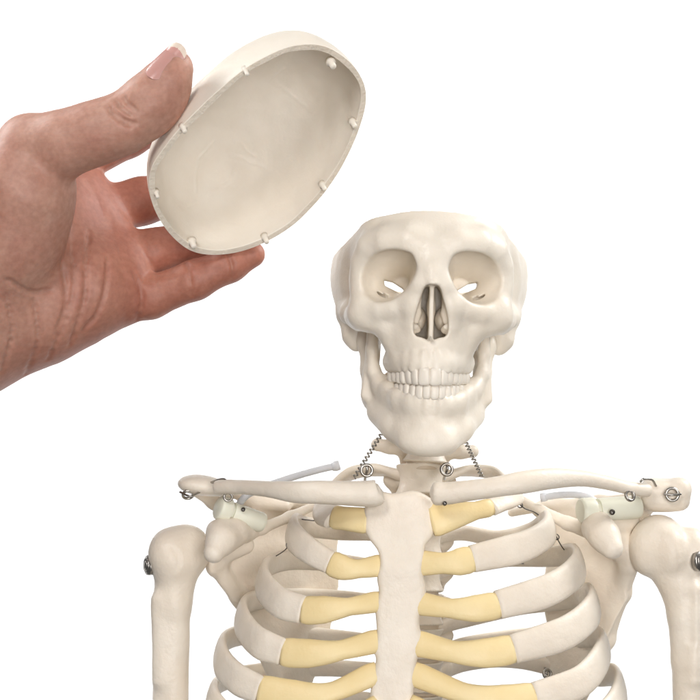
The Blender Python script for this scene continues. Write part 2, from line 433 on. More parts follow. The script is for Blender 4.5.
def build_skull():
    v = Vol((0, -108, -24), (86, 108, 112), 0.85, half=True)
    X, Y, Z = v.grid()
    c1 = ell((0, 27, 55), (74.5, 72, 70)); c2 = ell((0, -22, 62), (57, 60, 78))
    v.add(c1).add(c2, 22)
    cran = v.D.copy()
    # flat base under the brain case
    base = (9+0.05*(Y+40)) - Z
    hh = np.maximum(18-np.abs(v.D-base), 0)/18; v.D = (np.maximum(v.D, base)+hh*hh*18*.25).astype(np.float32)
    # temple hollow
    v.cut(ell((70, -36, 44), (16, 22, 34)), 8)
    # front of the face as one curved plate
    ys = lambda X, Z: -83+X**2*(0.0105+0.016*smooth01(16, -8, Z))+3.0*np.exp(-((Z-8)/12)**2)*np.exp(-((X-28)/11)**2)+0.02*np.maximum(Z-74, 0)**2-3.5*smooth01(22, -2, Z)*np.exp(-(X/20)**2)
    sl = lambda X, Z: 2*X*(0.0105+0.016*smooth01(16, -8, Z))
    def qf(dx, py):
        y = -80
        for _ in range(6):
            x, _y, z = q(dx, py, y); y = float(ys(np.float64(x), np.float64(z)))
        return x, z
    fo = [qf(*p) for p in ((0, 206), (40, 208), (62, 216), (70, 228), (72, 243), (73.5, 258), (74.5, 275), (74, 290), (77, 306), (77, 320), (73, 331), (64, 333), (55, 334), (47, 340), (42, 351), (41, 362), (40, 372), (0, 375))]
    fo = [(x, z) for x, z in fo]+[(-x, z) for x, z in fo[::-1] if x > 0.5]
    v.add(sheet(fo, 15, ys, sl, 5.0), 9)
    # brow, outer orbit rim, cheek bone
    v.chain([q(3, 248, -80, 9), q(24, 243, -78, 8), q(46, 243, -72, 7), q(62, 250, -62, 6), q(70, 266, -55, 4.2), q(70.5, 284, -53, 4.2), q(70, 300, -55, 6)], 12)
    v.add(ell(q(64, 315, -58), (11, 9, 8)), 9)
    v.chain([q(70, 318, -55, 7), q(75, 318, -42, 5), q(80.5, 316, -18, 4.4), q(83, 312, 8, 4.6)], 10)
    v.chain([q(66, 305, -62, 4.5), q(50, 311, -70, 4.5), q(35, 308, -75, 4.5), q(24, 297, -78, 4.6), q(16, 280, -81, 4.4), q(9, 262, -82, 6)], 9)
    # side wall between orbit and temple
    v.add(ell(q(60, 282, -42), (10, 18, 22)), 8)
    # nose bones
    v.chain([q(0, 256, -83, 8), q(0, 271, -89, 6), q(0, 284, -95.5, 4)], 6)
    v.chain([q(7, 265, -83, 5.5), q(11, 285, -87, 5), q(18, 305, -83, 5), q(22, 325, -80, 5.5)], 8)
    # upper jaw
    v.add(ell((0, -57, 10), (30, 26, 30)), 8)
    v.chain([q(58, 318, -60, 7), q(42, 330, -62, 5.5), q(34, 350, -62, 5)], 9)
    pts = [(x, arch_upper(x)+7.3, -9, 5.4) for x in (0, 7, 13, 18, 22, 25, 27)]
    v.chain(pts, 6)
    for x, y, a, wd in UP:
        n = np.array((math.sin(a), -math.cos(a)))
        L = 22 if wd == UP[2][3] else 13
        v.chain([(x+n[0]*.2, y+n[1]*.2+2.0, -15, 2.7), (x*0.97, y+n[1]*(-0.6)+2.6, -15+L, 1.9)], 2.8)
    # pterygoid plates, mastoid
    v.chain([(15, -38, 18, 5), (17, -36, -2, 4), (16, -38, -14, 3)], 6)
    v.chain([(56, 14, 22, 11), (54.5, 9, 9, 7.8), (52.5, 7, 3, 5.2)], 8)
    # canine hollow under the orbit
    v.cut(ell(q(37, 331, -88), (8, 7, 9)), 8)
    v.cut(ell(q(0, 356, -100), (9, 7, 7)), 5)
    # underside clean-up: flat below teeth sockets
    v.cut(box((0, -30, -41), (60, 120, 24), 0.5), 3)
    v.cut(ell((0, -54, -17), (17, 27, 16)), 3)
    # brain cavity
    fl = 30+47*smooth01(-14, -32, Y)
    inner = np.maximum(cran+5.2, (fl-Z)*0.75)
    v.D = np.maximum(v.D, -inner).astype(np.float32)
    # cut rim
    rimz = 98-0.31*(Y+78)
    v.D = np.maximum(v.D, (Z-rimz)*0.955+0.35*0).astype(np.float32)
    # orbit
    orb = smooth_poly([q(*p, -72)[0::2] for p in ((17, 264), (22, 255), (35, 251.5), (51, 253.5), (65, 261), (75, 272), (76, 285), (69, 297), (54, 303.5), (39, 301), (28, 293), (20, 282), (16, 271))], 3)
    oc = orb.mean(0); apex = np.array((20.0, 46.0))
    def forb(X, Y, Z):
        g = 1-0.80*smooth01(-74, -24, Y)**0.9; t = smooth01(-74, -24, Y)
        cx = oc[0]+(apex[0]-oc[0])*t; cz = oc[1]+(apex[1]-oc[1])*t
        xx = (X-cx)/g+oc[0]; zz = (Z-cz)/g+oc[1]
        d = poly_sd(orb, xx, zz)*g
        return np.maximum(d, Y+36)
    v.cut((np.array((8, -105, 25)), np.array((56, -26, 76)), forb), 2.2)
    # fissures
    fis = [q(*p, -38)[0::2] for p in ((47, 281), (38, 283), (28, 289), (25, 293), (28, 296), (36, 291.5), (46, 287))]
    v.cut(prism(fis, -52, 6, 0.6), 1.0)
    v.cut(cone(q(66, 293, -47), q(45, 299, -52), 2.4, 2.6), 1)
    v.cut(cone(q(66, 293, -42), q(45, 299, -47), 2.2, 2.6), 1)
    # nasal opening, with septum and conchae inside
    nas = smooth_poly([q(*p, -86)[0::2] for p in ((0, 285), (7, 287), (11.5, 299), (16, 315), (17.5, 328), (15, 336), (8, 338), (0, 341), (-8, 338), (-15, 336), (-17.5, 328), (-16, 315), (-11.5, 299), (-7, 287))], 3)
    v.cut(prism(nas, -125, -46, 1), 1.5)
    v.add(box((0.3, -64, 27), (1.4, 20, 24), 0.9), 2).add(ell((0, -70, 30), (2.6, 8, 7)), 3)
    v.add(ell((7.5, -60, 22), (4.2, 9, 8)), 3)
    v.chain([(9.5, -72, 36, 2.2), (9.8, -70, 26, 3.0), (10.5, -72, 20, 2.5)], 2)
    v.chain([(10.5, -78, 16, 2.0), (9.5, -74, 14, 2.6)], 2)
    v.chain([q(0, 339, -90, 1.8), q(0, 336, -94, 0.8)], 3)
    return v.mesh(0.14, 22, 3)
V, F = build_skull()
skull = mesh_obj('skull', head_place(V), F, M_SKULL, skel)

def tooth_mesh(wd, ht, dp, a, molar=False):
    """rounded crown, broad at the bite and waisted at the gum; local z up = towards gum"""
    V = []; F = []; nu, nv = 16, 10
    ex = 0.42
    for j in range(nv+1):
        v = -math.pi/2+math.pi*j/nv
        for i in range(nu):
            u = 2*math.pi*i/nu
            cu, su, cv, sv = math.cos(u), math.sin(u), math.cos(v), math.sin(v)
            pw = lambda t, e: math.copysign(abs(t)**e, t)
            x = pw(cv, ex)*pw(cu, 0.55); y = pw(cv, ex)*pw(su, 0.8); z = pw(sv, 0.5)
            tap = 1-0.10*(z+1)/2
            thin = 1.0 if molar else 0.72+0.28*(z+1)/2
            V.append((x*wd/2*tap, y*dp/2*thin-(0.5*(1-z*z)), z*ht/2))
    for j in range(nv):
        for i in range(nu):
            F.append((j*nu+i, j*nu+(i+1) % nu, (j+1)*nu+(i+1) % nu, (j+1)*nu+i))
    V = np.array(V)@rot(0, 0, math.degrees(a)).T
    return V, F
random.seed(4)
MAND = dict(tx=-1.0, tz=0.0, roll=2.2, yaw=0.3)
def add_teeth(arch, upper, parent, place):
    for side in (1, -1):
        for i, (x, y, a, wd) in enumerate(arch):
            molar = i >= 3
            if upper: ht = (11.5, 10.5, 11.5, 9.5, 9, 8.5, 8)[i]; dp = (6, 5.5, 7, 8, 8, 10, 10)[i]
            else: ht = (9.5, 9.5, 10.5, 9.5, 9, 8.5, 8)[i]; dp = (5.5, 5.5, 7, 7.5, 8, 10, 10)[i]
            V, F = tooth_mesh(wd*1.02, ht+1.4, dp, a*1.0, molar)
            V = V@rot(0, random.uniform(-3, 3), random.uniform(-6, 6)).T*random.uniform(0.98, 1.04)
            if upper:
                zb = -24.8+0.12*i+random.uniform(-.25, .25)
                V = V*np.array((1, 1, 1)); V[:, 2] += zb+ht/2+1
            else:
                V = V*np.array((1, 1, -1)); F = [f[::-1] for f in F]
                V[:, 2] += -23.9+random.uniform(-.3, .35)-ht/2-0.3
            n = np.array((math.sin(a), -math.cos(a)))
            V[:, 0] += x-n[0]*dp*0.35; V[:, 1] += y-n[1]*dp*0.35
            if side < 0:
                V[:, 0] *= -1; F = [f[::-1] for f in F]
            mesh_obj('tooth', place(V), F, M_TOOTH, parent)
add_teeth(UP, True, skull, head_place)

def build_mandible():
    v = Vol((0, -106, -84), (60, 22, 30), 0.8, half=True)
    ys = lambda X, Z: -85+0.0345*X**2+0.0*np.exp(-((Z+46)/10)**2)*np.exp(-(X/26)**2)
    sl = lambda X, Z: 0.069*X
    def qf(dx, py):
        y = -60
        for _ in range(30):
            x, _y, z = q(dx, py, y); y = 0.6*y+0.4*float(ys(np.float64(x), np.float64(z)))
        return x, z
    mo = [qf(*p) for p in ((0, 397), (26, 396), (38, 391), (48, 384), (56, 374), (62, 372), (63.5, 385), (63, 399), (60, 409), (53, 423), (45, 433), (36, 441.5), (22, 449.5), (10, 452), (0, 452))]
    mo = mo+[(-x, z) for x, z in mo[::-1] if x > 0.5]
    v.add(sheet(mo, 11, ys, sl, 4.0))
    v.chain([q(0, 440, -74.5, 9), q(17, 438.5, -70, 7.6), q(34, 428, -53, 6.4), q(50, 414, -28, 6)], 8)
    v.chain([q(0, 404, -77.8, 5.5), q(14, 404, -74.5, 5.5), q(27, 400, -61.5, 5.8), q(35, 393, -47, 6), q(42, 386, -34, 6.5)], 7)
    # ramus
    v.add(box(q(55.5, 370, -13), (4.2, 13.5, 25), 4, rot(-8, -4, 8)), 7)
    v.chain([q(58, 372, -6, 5.2), q(60.5, 345, -1, 5.5), q(62, 328, 3, 6)], 7)
    v.chain([q(46, 389, -36, 5), q(53.5, 372, -29, 3.5), q(56, 352, -25, 3.3), q(58, 325, -22, 3)], 5)
    # chin
    v.add(ell(q(0, 438, -79.5), (9, 5, 8)), 10)
    v.add(ell(q(13, 443, -77), (7, 5, 5)), 9)
    for x, y, a, wd in LOW:
        n = np.array((math.sin(a), -math.cos(a)))
        v.chain([(x, y+n[1]*0.0+2.0, -33, 1.9), (x*0.98, y+3.4, -43, 1.3)], 3)
    v.cut(ell((0, -40, -42), (24, 36, 70)), 2)
    return v.mesh(0.14, 22, 5)
V, F = build_mandible()
mplace = lambda V: head_place(V, **MAND)
mand = mesh_obj('mandible', mplace(V), F, M_SKULL, skel)
add_teeth(LOW, False, mand, mplace)

# ---- vertebrae ---------------------------------------------------
def build_vertebra(w_, dep, ht, tw, tz, sp):
    v = Vol((0, -dep-6, -ht-26), (tw+8, dep+58, ht+16), 0.9, half=True)
    v.add(ell((0, 0, 0), (w_, dep, 400)))
    _, _, Z = v.grid(); X, Y, _ = v.grid()
    waist = 3.4*(1-(Z/ht)**2)
    v.D = np.maximum(v.D+np.maximum(waist, 0), np.abs(Z)-ht).astype(np.float32)
    v.D = (v.D-0.8).astype(np.float32)
    v.chain([(w_*0.75, dep*0.8, 1, 4.5), (w_*0.95, dep+9, 1, 5), (w_*0.55, dep+20, -2, 4.5), (0, dep+26, -4, 4)], 5)
    v.chain([(w_*0.95, dep+7, 1, 5), (tw*0.75, dep+6, tz*0.6, 4.5), (tw, dep+9, tz, 5)], 5)
    v.chain([(w_*0.9, dep+12, 8, 4), (w_*0.9, dep+12, -8, 4)], 4)
    v.chain([(0, dep+26, -4, 4), (0, dep+26+sp, -18, 4)], 5)
    return v.mesh()
CV = build_vertebra(16, 10, 8.5, 36, 3, 16)
TV = build_vertebra(18.5, 13, 10.5, 23, 4, 20)
def place_vert(base, px, py, y, sc=1.0, tilt=0, roll=0):
    V, F = base; V = V@rot(tilt, roll, 0).T*sc+P(px, py, y)
    mesh_obj('vertebra', V, F, M_BONE, skel)
# neck: from under the skull to the collar, then the chest behind the breastbone
for px, py, y, sc, roll in ((428, 356, 6, .78, 0), (428, 378, 2, .80, 0), (428, 400, 0, .86, 0), (427.5, 423, 2, .92, 2), (426, 450, 8, 1.0, 4)):
    place_vert(CV, px, py, y, sc, -8, roll)
spine = [(421, 481, 14), (420, 511, 24), (419, 544, 33), (419, 577, 41), (419, 610, 47), (419, 643, 51), (419, 676, 53), (419, 709, 54)]
for i, (px, py, y) in enumerate(spine):
    place_vert(TV, px, py, y, 1.0, -14+i*2, 2 if i == 0 else 0)
def disc(px, py, y, r, h_, tilt):
    v = Vol((-r-3, -r-3, -h_-3), (r+3, r+3, h_+3), 0.9)
    v.add(ell((0, 0, 0), (r, r*0.72, 300)))
    _, _, Z = v.grid(); v.D = (np.maximum(v.D+2, np.abs(Z)-h_+2)-2).astype(np.float32)
    V, F = v.mesh(); mesh_obj('disc', V@rot(tilt, 0, 0).T+P(px, py, y), F, M_DISC, skel)
for a, b_ in zip(spine[1:-1], spine[2:]):
    disc((a[0]+b_[0])/2, (a[1]+b_[1])/2, (a[2]+b_[2])/2, 15, 3.2, -10)
disc(423.5, 466, 13, 13, 3.6, -10)

# ---- breastbone --------------------------------------------------
def build_sternum():
    out = [(364, 510), (371, 500), (378, 491), (392, 493.5), (412, 490), (427, 496), (434, 505), (434, 533), (426, 545), (424, 556), (423, 572), (426, 586), (425, 601), (420, 614), (420, 628), (423, 640), (418, 657), (415, 675), (413, 700), (412, 730), (395, 742), (370, 730), (370, 700), (372, 680), (376, 660), (373, 650), (377, 636), (376, 618), (375, 606), (379, 592), (377, 577), (380, 562), (377, 549), (366, 534)]
    yz = lambda X, Z: -49.5-(-Z-100)*0.115-2.0*np.exp(-((Z+152)/14)**2)+0.0045*(X-31)**2
    poly = smooth_poly([P(a, b_, -48-(b_-490)*0.08)[0::2] for a, b_ in out], 3)
    v = Vol((poly[:, 0].min()-6, -110, poly[:, 1].min()-6), (poly[:, 0].max()+6, -20, poly[:, 1].max()+6), 0.9)
    v.add(prism(poly, -4, 5, 3.4, yz))
    # transverse ridge between the upper and lower part, cartilage notches
    v.cut(ell(P(400, 528, -70), (15, 8, 20)), 12)
    return v.mesh(0.12, 26, 8)
V, F = build_sternum(); mesh_obj('sternum', V, F, M_BONE, skel)

# ---- ribs --------------------------------------------------------
AX = 405.0
# front points run from the side of the chest to the breastbone: (px, py, depth)
RIBS = {
 ('L', 1): dict(sp=(405, 477, 20), back=[(378, 470, 34), (350, 474, 36), (330, 490, 20)], front=[(322, 505, -4), (325, 514, -24), (334, 517, -36)], cart=[(334, 517, -36), (350, 519, -45), (368, 521, -50)], rh=(8, 8.2, 8.5, 9.5), cb=8.5, ce=9.5),
 ('R', 1): dict(sp=(436, 479, 20), back=[(465, 471, 34), (492, 473, 34), (508, 484, 20)], front=[(515, 493, -2), (508, 500, -22), (491, 507, -36)], cart=[(491, 507, -36), (465, 513, -46), (431, 521, -51)], rh=(8, 8.2, 8.0, 6.5), cb=6.5, ce=12),
 ('L', 2): dict(sp=(404, 540, 34), back=[(374, 533, 52), (338, 531, 56), (306, 527, 38)], front=[(293, 525, 5), (294, 537, -20), (310, 551, -42), (331, 563, -53)], cart=[(331, 563, -53), (352, 569, -58), (384, 565, -53)], rh=(6.2, 7.6, 7.6, 8.0), cb=9, ce=8.2),
 ('R', 2): dict(sp=(432, 538, 34), back=[(462, 533, 52), (500, 539, 56), (532, 533, 38)], front=[(548, 522, 5), (547, 533, -20), (522, 547, -42), (472, 559, -57)], cart=[(472, 559, -57), (450, 563, -60), (417, 563, -53)], rh=(6.2, 7.6, 8.0, 9.6), cb=9.6, ce=9.2),
 ('L', 3): dict(sp=(404, 574, 43), back=[(374, 568, 64), (332, 562, 68), (290, 560, 48)], front=[(266, 568, 10), (263, 584, -20), (279, 602, -47), (303, 610, -58)], cart=[(303, 610, -58), (340, 608, -65), (381, 601, -56)], rh=(6.2, 7.6, 8.2, 9.4), cb=10.0, ce=7.8),
 ('R', 3): dict(sp=(432, 574, 43), back=[(464, 562, 64), (505, 558, 70), (548, 557, 46)], front=[(575, 555, 10), (577, 570, -20), (549, 590, -48), (498, 605, -62)], cart=[(498, 605, -62), (460, 609, -66), (416, 603, -56)], rh=(6.2, 7.6, 8.6, 9.8), cb=9.6, ce=8.4),
 ('L', 4): dict(sp=(404, 608, 51), back=[(370, 602, 74), (322, 598, 80), (272, 598, 58)], front=[(245, 605, 14), (242, 622, -20), (258, 642, -48), (283, 652, -59)], cart=[(283, 652, -59), (330, 652, -68), (381, 640, -59)], rh=(6.2, 7.6, 8.2, 9.4), cb=10.2, ce=8.6),
 ('R', 4): dict(sp=(432, 630, 51), back=[(466, 619, 74), (518, 606, 80), (563, 600, 56)], front=[(590, 595, 14), (592, 611, -20), (565, 633, -50), (513, 649, -64)], cart=[(513, 649, -64), (465, 653, -69), (411, 642, -59)], rh=(6.2, 7.6, 8.6, 10.2), cb=10.4, ce=9.4),
 ('L', 5): dict(sp=(404, 646, 57), back=[(368, 642, 82), (312, 636, 88), (252, 634, 64)], front=[(224, 642, 16), (221, 660, -22), (236, 678, -48), (260, 690, -60)], cart=[(260, 690, -60), (320, 695, -70), (378, 672, -62)], rh=(6.2, 7.6, 8.2, 9.8), cb=10.8, ce=8.6),
 ('R', 5): dict(sp=(432, 655, 57), back=[(466, 645, 82), (525, 637, 88), (575, 638, 62)], front=[(601, 638, 16), (602, 656, -22), (580, 682, -52), (535, 697, -66)], cart=[(535, 697, -66), (478, 697, -72), (409, 672, -62)], rh=(6.2, 7.6, 8.6, 10.2), cb=10.4, ce=9),
 ('L', 6): dict(sp=(404, 674, 61), back=[(366, 670, 87), (305, 668, 94), (240, 676, 68)], front=[(215, 688, 18), (214, 706, -22), (234, 724, -50), (270, 735, -62)], cart=[(270, 735, -62), (330, 735, -71), (379, 704, -69)], rh=(6.2, 7.6, 8.2, 9.8), cb=10.8, ce=8),
 ('R', 6): dict(sp=(432, 678, 61), back=[(466, 663, 87), (520, 660, 94), (588, 676, 66)], front=[(616, 676, 18), (619, 698, -22), (598, 722, -52), (550, 742, -66)], cart=[(550, 742, -66), (480, 738, -72), (409, 704, -69)], rh=(6.2, 7.6, 8.6, 10.0), cb=10.4, ce=8),
 ('L', 7): dict(sp=(404, 706, 63), back=[(365, 700, 90), (302, 698, 97), (236, 712, 70)], front=[(209, 730, 18), (210, 752, -22), (236, 770, -50)], cart=[], rh=(6.2, 7.6, 7.5, 8), cb=8, ce=8),
 ('R', 7): dict(sp=(432, 712, 63), back=[(468, 704, 90), (536, 700, 97), (594, 712, 68)], front=[(622, 722, 18), (624, 746, -22), (600, 765, -50)], cart=[], rh=(6.2, 7.6, 7.5, 8), cb=8, ce=8),
}
def rib_normals(path, first):
    c = P(AX+8, 600, 12); T = np.gradient(path, axis=0); T /= np.linalg.norm(T, axis=1)[:, None]
    nv = []
    for p in path:
        d = np.array((p[0]-c[0], (p[1]-c[1])*1.35, 0.0)); d /= np.linalg.norm(d)
        d[2] = 0.28 if not first else 0.95
        nv.append(d/np.linalg.norm(d))
    return np.array(nv)
rng = np.random.default_rng(7)
for (side, n), R in RIBS.items():
    pts = [P(*p) for p in [R['sp']]+R['back']+R['front']]
    path = spline(pts, 72)
    u = np.linspace(0, 1, len(path))
    a4 = R['rh']; rh = np.interp(u, (0, 0.3, 0.5, 0.72, 0.9, 1), (a4[0], a4[1], a4[1]*1.12, a4[2]*(1.36 if n > 1 else 1), a4[3]*(1.15 if n > 1 else 1), a4[3]*1.04))
    rn = np.interp(u, (0, 0.1, 0.5, 0.9, 1), (4.5, 3.6, 3.6, 3.7, 4.0))
    wob = np.interp(u, np.linspace(0, 1, 10), rng.uniform(-.35, .35, 10)); rh = rh+wob
    nv = rib_normals(path, n == 1)
    V, F = sweep(path, rn, rh, nv, 16, 0.8)
    rib = mesh_obj('rib', V, F, M_BONE, skel)
    if R['cart']:
        cp = [P(*p) for p in [R['front'][-2]]+R['cart']]
        full = spline(cp, 46); k0 = 15
        cpath = full[k0:]
        cu = np.linspace(0, 1, len(cpath))
        mid = 0.82*min(R['cb'], R['ce']) if n > 1 else 0.5*(R['cb']+R['ce'])
        ch = np.interp(cu, (0, 0.08, 0.3, 0.62, 0.92, 1), (R['cb']-.5, R['cb']+.3, R['cb'], mid, R['ce'], R['ce']-0.8))
        cn = np.interp(cu, (0, 0.08, 0.5, 1), (4.0, 4.4, 4.6, 4.4))
        V, F = sweep(cpath, cn, ch, rib_normals(cpath, False), 16, 0.85)
        mesh_obj('costal_cartilage', V, F, M_CART, rib)

# ---- collar bones ------------------------------------------------
def clavicle(rows, mat=M_BONE):
    """rows: px, top py, bottom py, depth, depth radius"""
    P_ = []
    for px, t, b_, y, rd in rows:
        p = P(px, (t+b_)/2, y); P_.append((*p, (b_-t)/2/s(y), rd))
    A = spline(P_, 60); path = A[:, :3]
    V, F = sweep(path, A[:, 4], A[:, 3], np.tile(np.array((0, -1.0, 0)), (len(path), 1)), 20, 0.86)
    # soften the ends
    mesh_obj('clavicle', V, F, mat, skel)
clavicle([(381, 483, 500, -62, 5), (377, 480, 506, -62, 9), (366, 480.5, 507, -62, 10), (345, 481, 505.5, -66, 8.5), (318, 480.5, 504, -68, 7.5), (295, 481, 503, -62, 7), (270, 481, 497.5, -46, 6.5), (245, 480, 494.5, -26, 6.5), (228, 479.5, 494, -14, 6.5), (219, 480, 494, -8, 6), (215.5, 483, 491.5, -6, 3)])
clavicle([(431, 487, 500, -64, 5), (435, 482, 505, -64, 9), (446, 482, 505, -64, 10), (470, 480, 501, -68, 8.5), (497, 476.5, 497, -70, 7.5), (525, 470.5, 493.5, -66, 7), (552, 468, 489, -54, 7), (580, 470, 486.5, -38, 6.5), (605, 475, 489.5, -24, 6.5), (628, 481, 494.5, -12, 6.5), (645, 483, 497, -6, 6), (650, 486, 495, -4, 3)])

# ---- shoulder blades ---------------------------------------------
def pr(px, py, y, r): return (*P(px, py, y), r)
def build_scapula_left():
    v = Vol(P(170, 740, 0)-np.array((6, 60, 6)), P(352, 466, 0)+np.array((6, 120, 6)), 1.0)
    poly = [P(a, b_, 45)[0::2] for a, b_ in ((238, 522), (262, 504), (300, 498), (328, 507), (340, 528), (337, 560), (344, 598), (338, 636), (331, 680), (318, 716), (300, 722), (278, 690), (252, 622), (226, 580), (222, 555))]
    x0 = P(222, 560, 25)[0]
    v.add(prism(poly, -2.2, 2.2, 1.5, lambda X, Z: 28+(X-x0)*0.80+0.0016*(Z+160)**2))
    v.chain([pr(216, 566, 22, 7), pr(238, 597, 38, 5), pr(258, 640, 54, 5), pr(284, 700, 76, 5)], 7)
    v.chain([pr(224, 550, 22, 10), pr(245, 545, 28, 7)], 8)
    v.add(ell(P(213, 558, 20), (5, 10, 13)), 5)
    v.chain([pr(244, 533, 16, 7), pr(262, 528, 22, 4.2), pr(290, 517, 32, 3.8), pr(322, 503, 48, 3.2)], 4)
    # beak
    v.chain([pr(246, 530, 10, 8), pr(232, 533, -4, 10), pr(222, 539, -16, 10.5), pr(214, 553, -26, 7.5)], 7)
    v.add(ell(P(218, 528, -10), (8, 8, 6)), 6)
    # acromion and the spine behind
    R = rot(0, 6, 0)
    v.add(ell(P(200, 485, 16), (17, 15, 7.6), R), 4)
    v.add(ell(P(222, 488, 14), (14, 12, 5.5), R), 6)
    v.chain([pr(196, 492, 30, 4), pr(214, 502, 40, 4.5), pr(236, 517, 50, 5)], 7)
    v.chain([pr(228, 492, 34, 5), pr(262, 496, 56, 4.5), pr(300, 503, 66, 4), pr(330, 512, 76, 3.5)], 6)
    v.chain([pr(245, 500, 46, 4), pr(285, 507, 56, 4)], 8)
    return v.mesh(0.22, 30, 13)
def build_scapula_right():
    v = Vol(P(490, 740, 0)-np.array((6, 60, 6)), P(698, 466, 0)+np.array((6, 120, 6)), 1.0)
    poly = [P(a, b_, 45)[0::2] for a, b_ in ((596, 520), (572, 506), (560, 500), (548, 508), (543, 530), (551, 566), (546, 600), (553, 640), (551, 680), (558, 718), (566, 722), (572, 700), (600, 650), (622, 596), (614, 545))]
    x0 = P(618, 560, 25)[0]
    v.add(prism(poly, -2.2, 2.2, 1.5, lambda X, Z: 28-(X-x0)*0.95+0.0016*(Z+160)**2))
    v.chain([pr(628, 566, 20, 8), pr(622, 592, 34, 6), pr(606, 640, 50, 6), pr(580, 700, 74, 5)], 7)
    v.chain([pr(616, 545, 18, 11), pr(600, 540, 28, 7)], 8)
    v.add(ell(P(628, 552, 18), (5, 10, 14)), 5)
    v.chain([pr(590, 530, 14, 7), pr(568, 523, 20, 4.6), pr(540, 511, 32, 4.2), pr(516, 497, 48, 3.6)], 4)
    # beak
    v.chain([pr(600, 522, 8, 9), pr(598, 528, -6, 10.5), pr(604, 536, -18, 10.5), pr(612, 548, -26, 8)], 7)
    v.chain([pr(612, 525, 12, 8), pr(632, 522, 20, 6)], 6)
    # acromion and spine
    v.add(box(P(665, 494, 14), (18, 12, 11), 8, rot(10, 3, 0)), 4)
    v.add(ell(P(680, 486, 10), (7, 7, 6)), 6).add(ell(P(662, 503, 14), (12, 8, 6)), 6).cut(ell(P(673, 494, -4), (6, 5, 4)), 4)
    v.chain([pr(652, 500, 22, 8), pr(640, 512, 34, 6), pr(622, 518, 44, 5)], 7)
    v.chain([pr(642, 500, 34, 6), pr(600, 502, 56, 4.5), pr(545, 506, 72, 4), pr(512, 512, 80, 3.5)], 6)
    return v.mesh(0.22, 30, 13)
V, F = build_scapula_left(); mesh_obj('scapula', V, F, M_BONE, skel)
V, F = build_scapula_right(); mesh_obj('scapula', V, F, M_BONE, skel)

# ---- upper arm bones ---------------------------------------------
def build_humerus_left():
    v = Vol(P(140, 745, 0)-np.array((6, 40, 0)), P(216, 505, 0)+np.array((6, 50, 0)), 0.9)
    v.add(ell(P(185, 551, 14), (19.5, 19, 20)))
    v.add(ell(P(166, 553, 8), (12.5, 16, 17)), 9)
    v.add(ell(P(172, 560, 0), (10, 10, 14)), 14)
    v.chain([pr(178, 562, 10, 17), pr(172, 604, 7, 13.6), pr(170, 760, 6, 13)], 6)
    v.add(cone(P(157, 600, -2), P(160, 680, -2), 3, 4), 8)
    return v.mesh(0.2, 30, 12)
def build_humerus_right():
    v = Vol(P(618, 745, 0)-np.array((6, 40, 0)), P(730, 500, 0)+np.array((6, 50, 0)), 0.9)
    v.add(ell(P(656, 546, 10), (20.5, 20, 24), rot(0, 20, 0)))
    v.add(ell(P(692, 553, 6), (13, 16, 19)), 9)
    v.add(ell(P(672, 552, -6), (9, 9, 16)), 8)
    v.chain([pr(668, 560, 8, 18), pr(682, 588, 6, 15.5), pr(687, 615, 4, 14), pr(690, 660, 4, 13.5), pr(692, 760, 4, 13.5)], 3.5)
    v.add(cone(P(696, 590, -8), P(694, 680, -8), 3, 3), 7)
    v.groove([P(683, 522, -14), P(686, 560, -17), P(689, 600, -14), P(690, 640, -13)], 2.6, 5)
    return v.mesh(0.2, 30, 11)
V, F = build_humerus_left(); humL = mesh_obj('humerus', V, F, M_BONE, skel)
V, F = build_humerus_right(); humR = mesh_obj('humerus', V, F, M_BONE, skel)

# ---- metal and plastic fittings ----------------------------------
def tube(pts, r, n=40, seg=8): return sweep(spline(pts, n), r, r, None, seg)
def ring(c, R_, r, ax=(0, -1, 0), turns=1.0, pitch=0.0, n=36, seg=8):
    ax = Vector(ax).normalized(); qt = Vector((0, 0, 1)).rotation_difference(ax)
    pts = []
    for i in range(int(n*turns)+1):
        a = 2*math.pi*i/n; p = qt @ Vector((R_*math.cos(a), R_*math.sin(a), pitch*(i/n)))
        pts.append(np.array(p)+np.asarray(c))
    return sweep(pts, r, r, None, seg, cap=True)
def merge(parts):
    V = []; F = []; o_ = 0
    for v, f in parts:
        V.append(np.asarray(v)); F += [tuple(i+o_ for i in t) for t in f]; o_ += len(v)
    return np.vstack(V), F
def lathe(a, b_, prof, seg=28):
    """rows of (t along a-b, radius)"""
    a = np.asarray(a, float); b_ = np.asarray(b_, float); d = b_-a
    path = np.array([a+d*t for t, r in prof]); T = d/np.linalg.norm(d)
    n = np.cross(T, (0, 0.3, 0.95)); n /= np.linalg.norm(n); bb = np.cross(T, n); V = []; F = []
    for p, (t, r) in zip(path, prof):
        for k in range(seg):
            an = 2*math.pi*k/seg; V.append(p+n*r*math.cos(an)+bb*r*math.sin(an))
    for i in range(len(prof)-1):
        for k in range(seg):
            F.append((i*seg+k, i*seg+(k+1) % seg, (i+1)*seg+(k+1) % seg, (i+1)*seg+k))
    F.append(tuple(range(seg-1, -1, -1))); F.append(tuple((len(prof)-1)*seg+k for k in range(seg)))
    return np.array(V), F
def steel(name, parts, parent=skel, mat=M_STEEL):
    V, F = merge(parts); return mesh_obj(name, V, F, mat, parent)

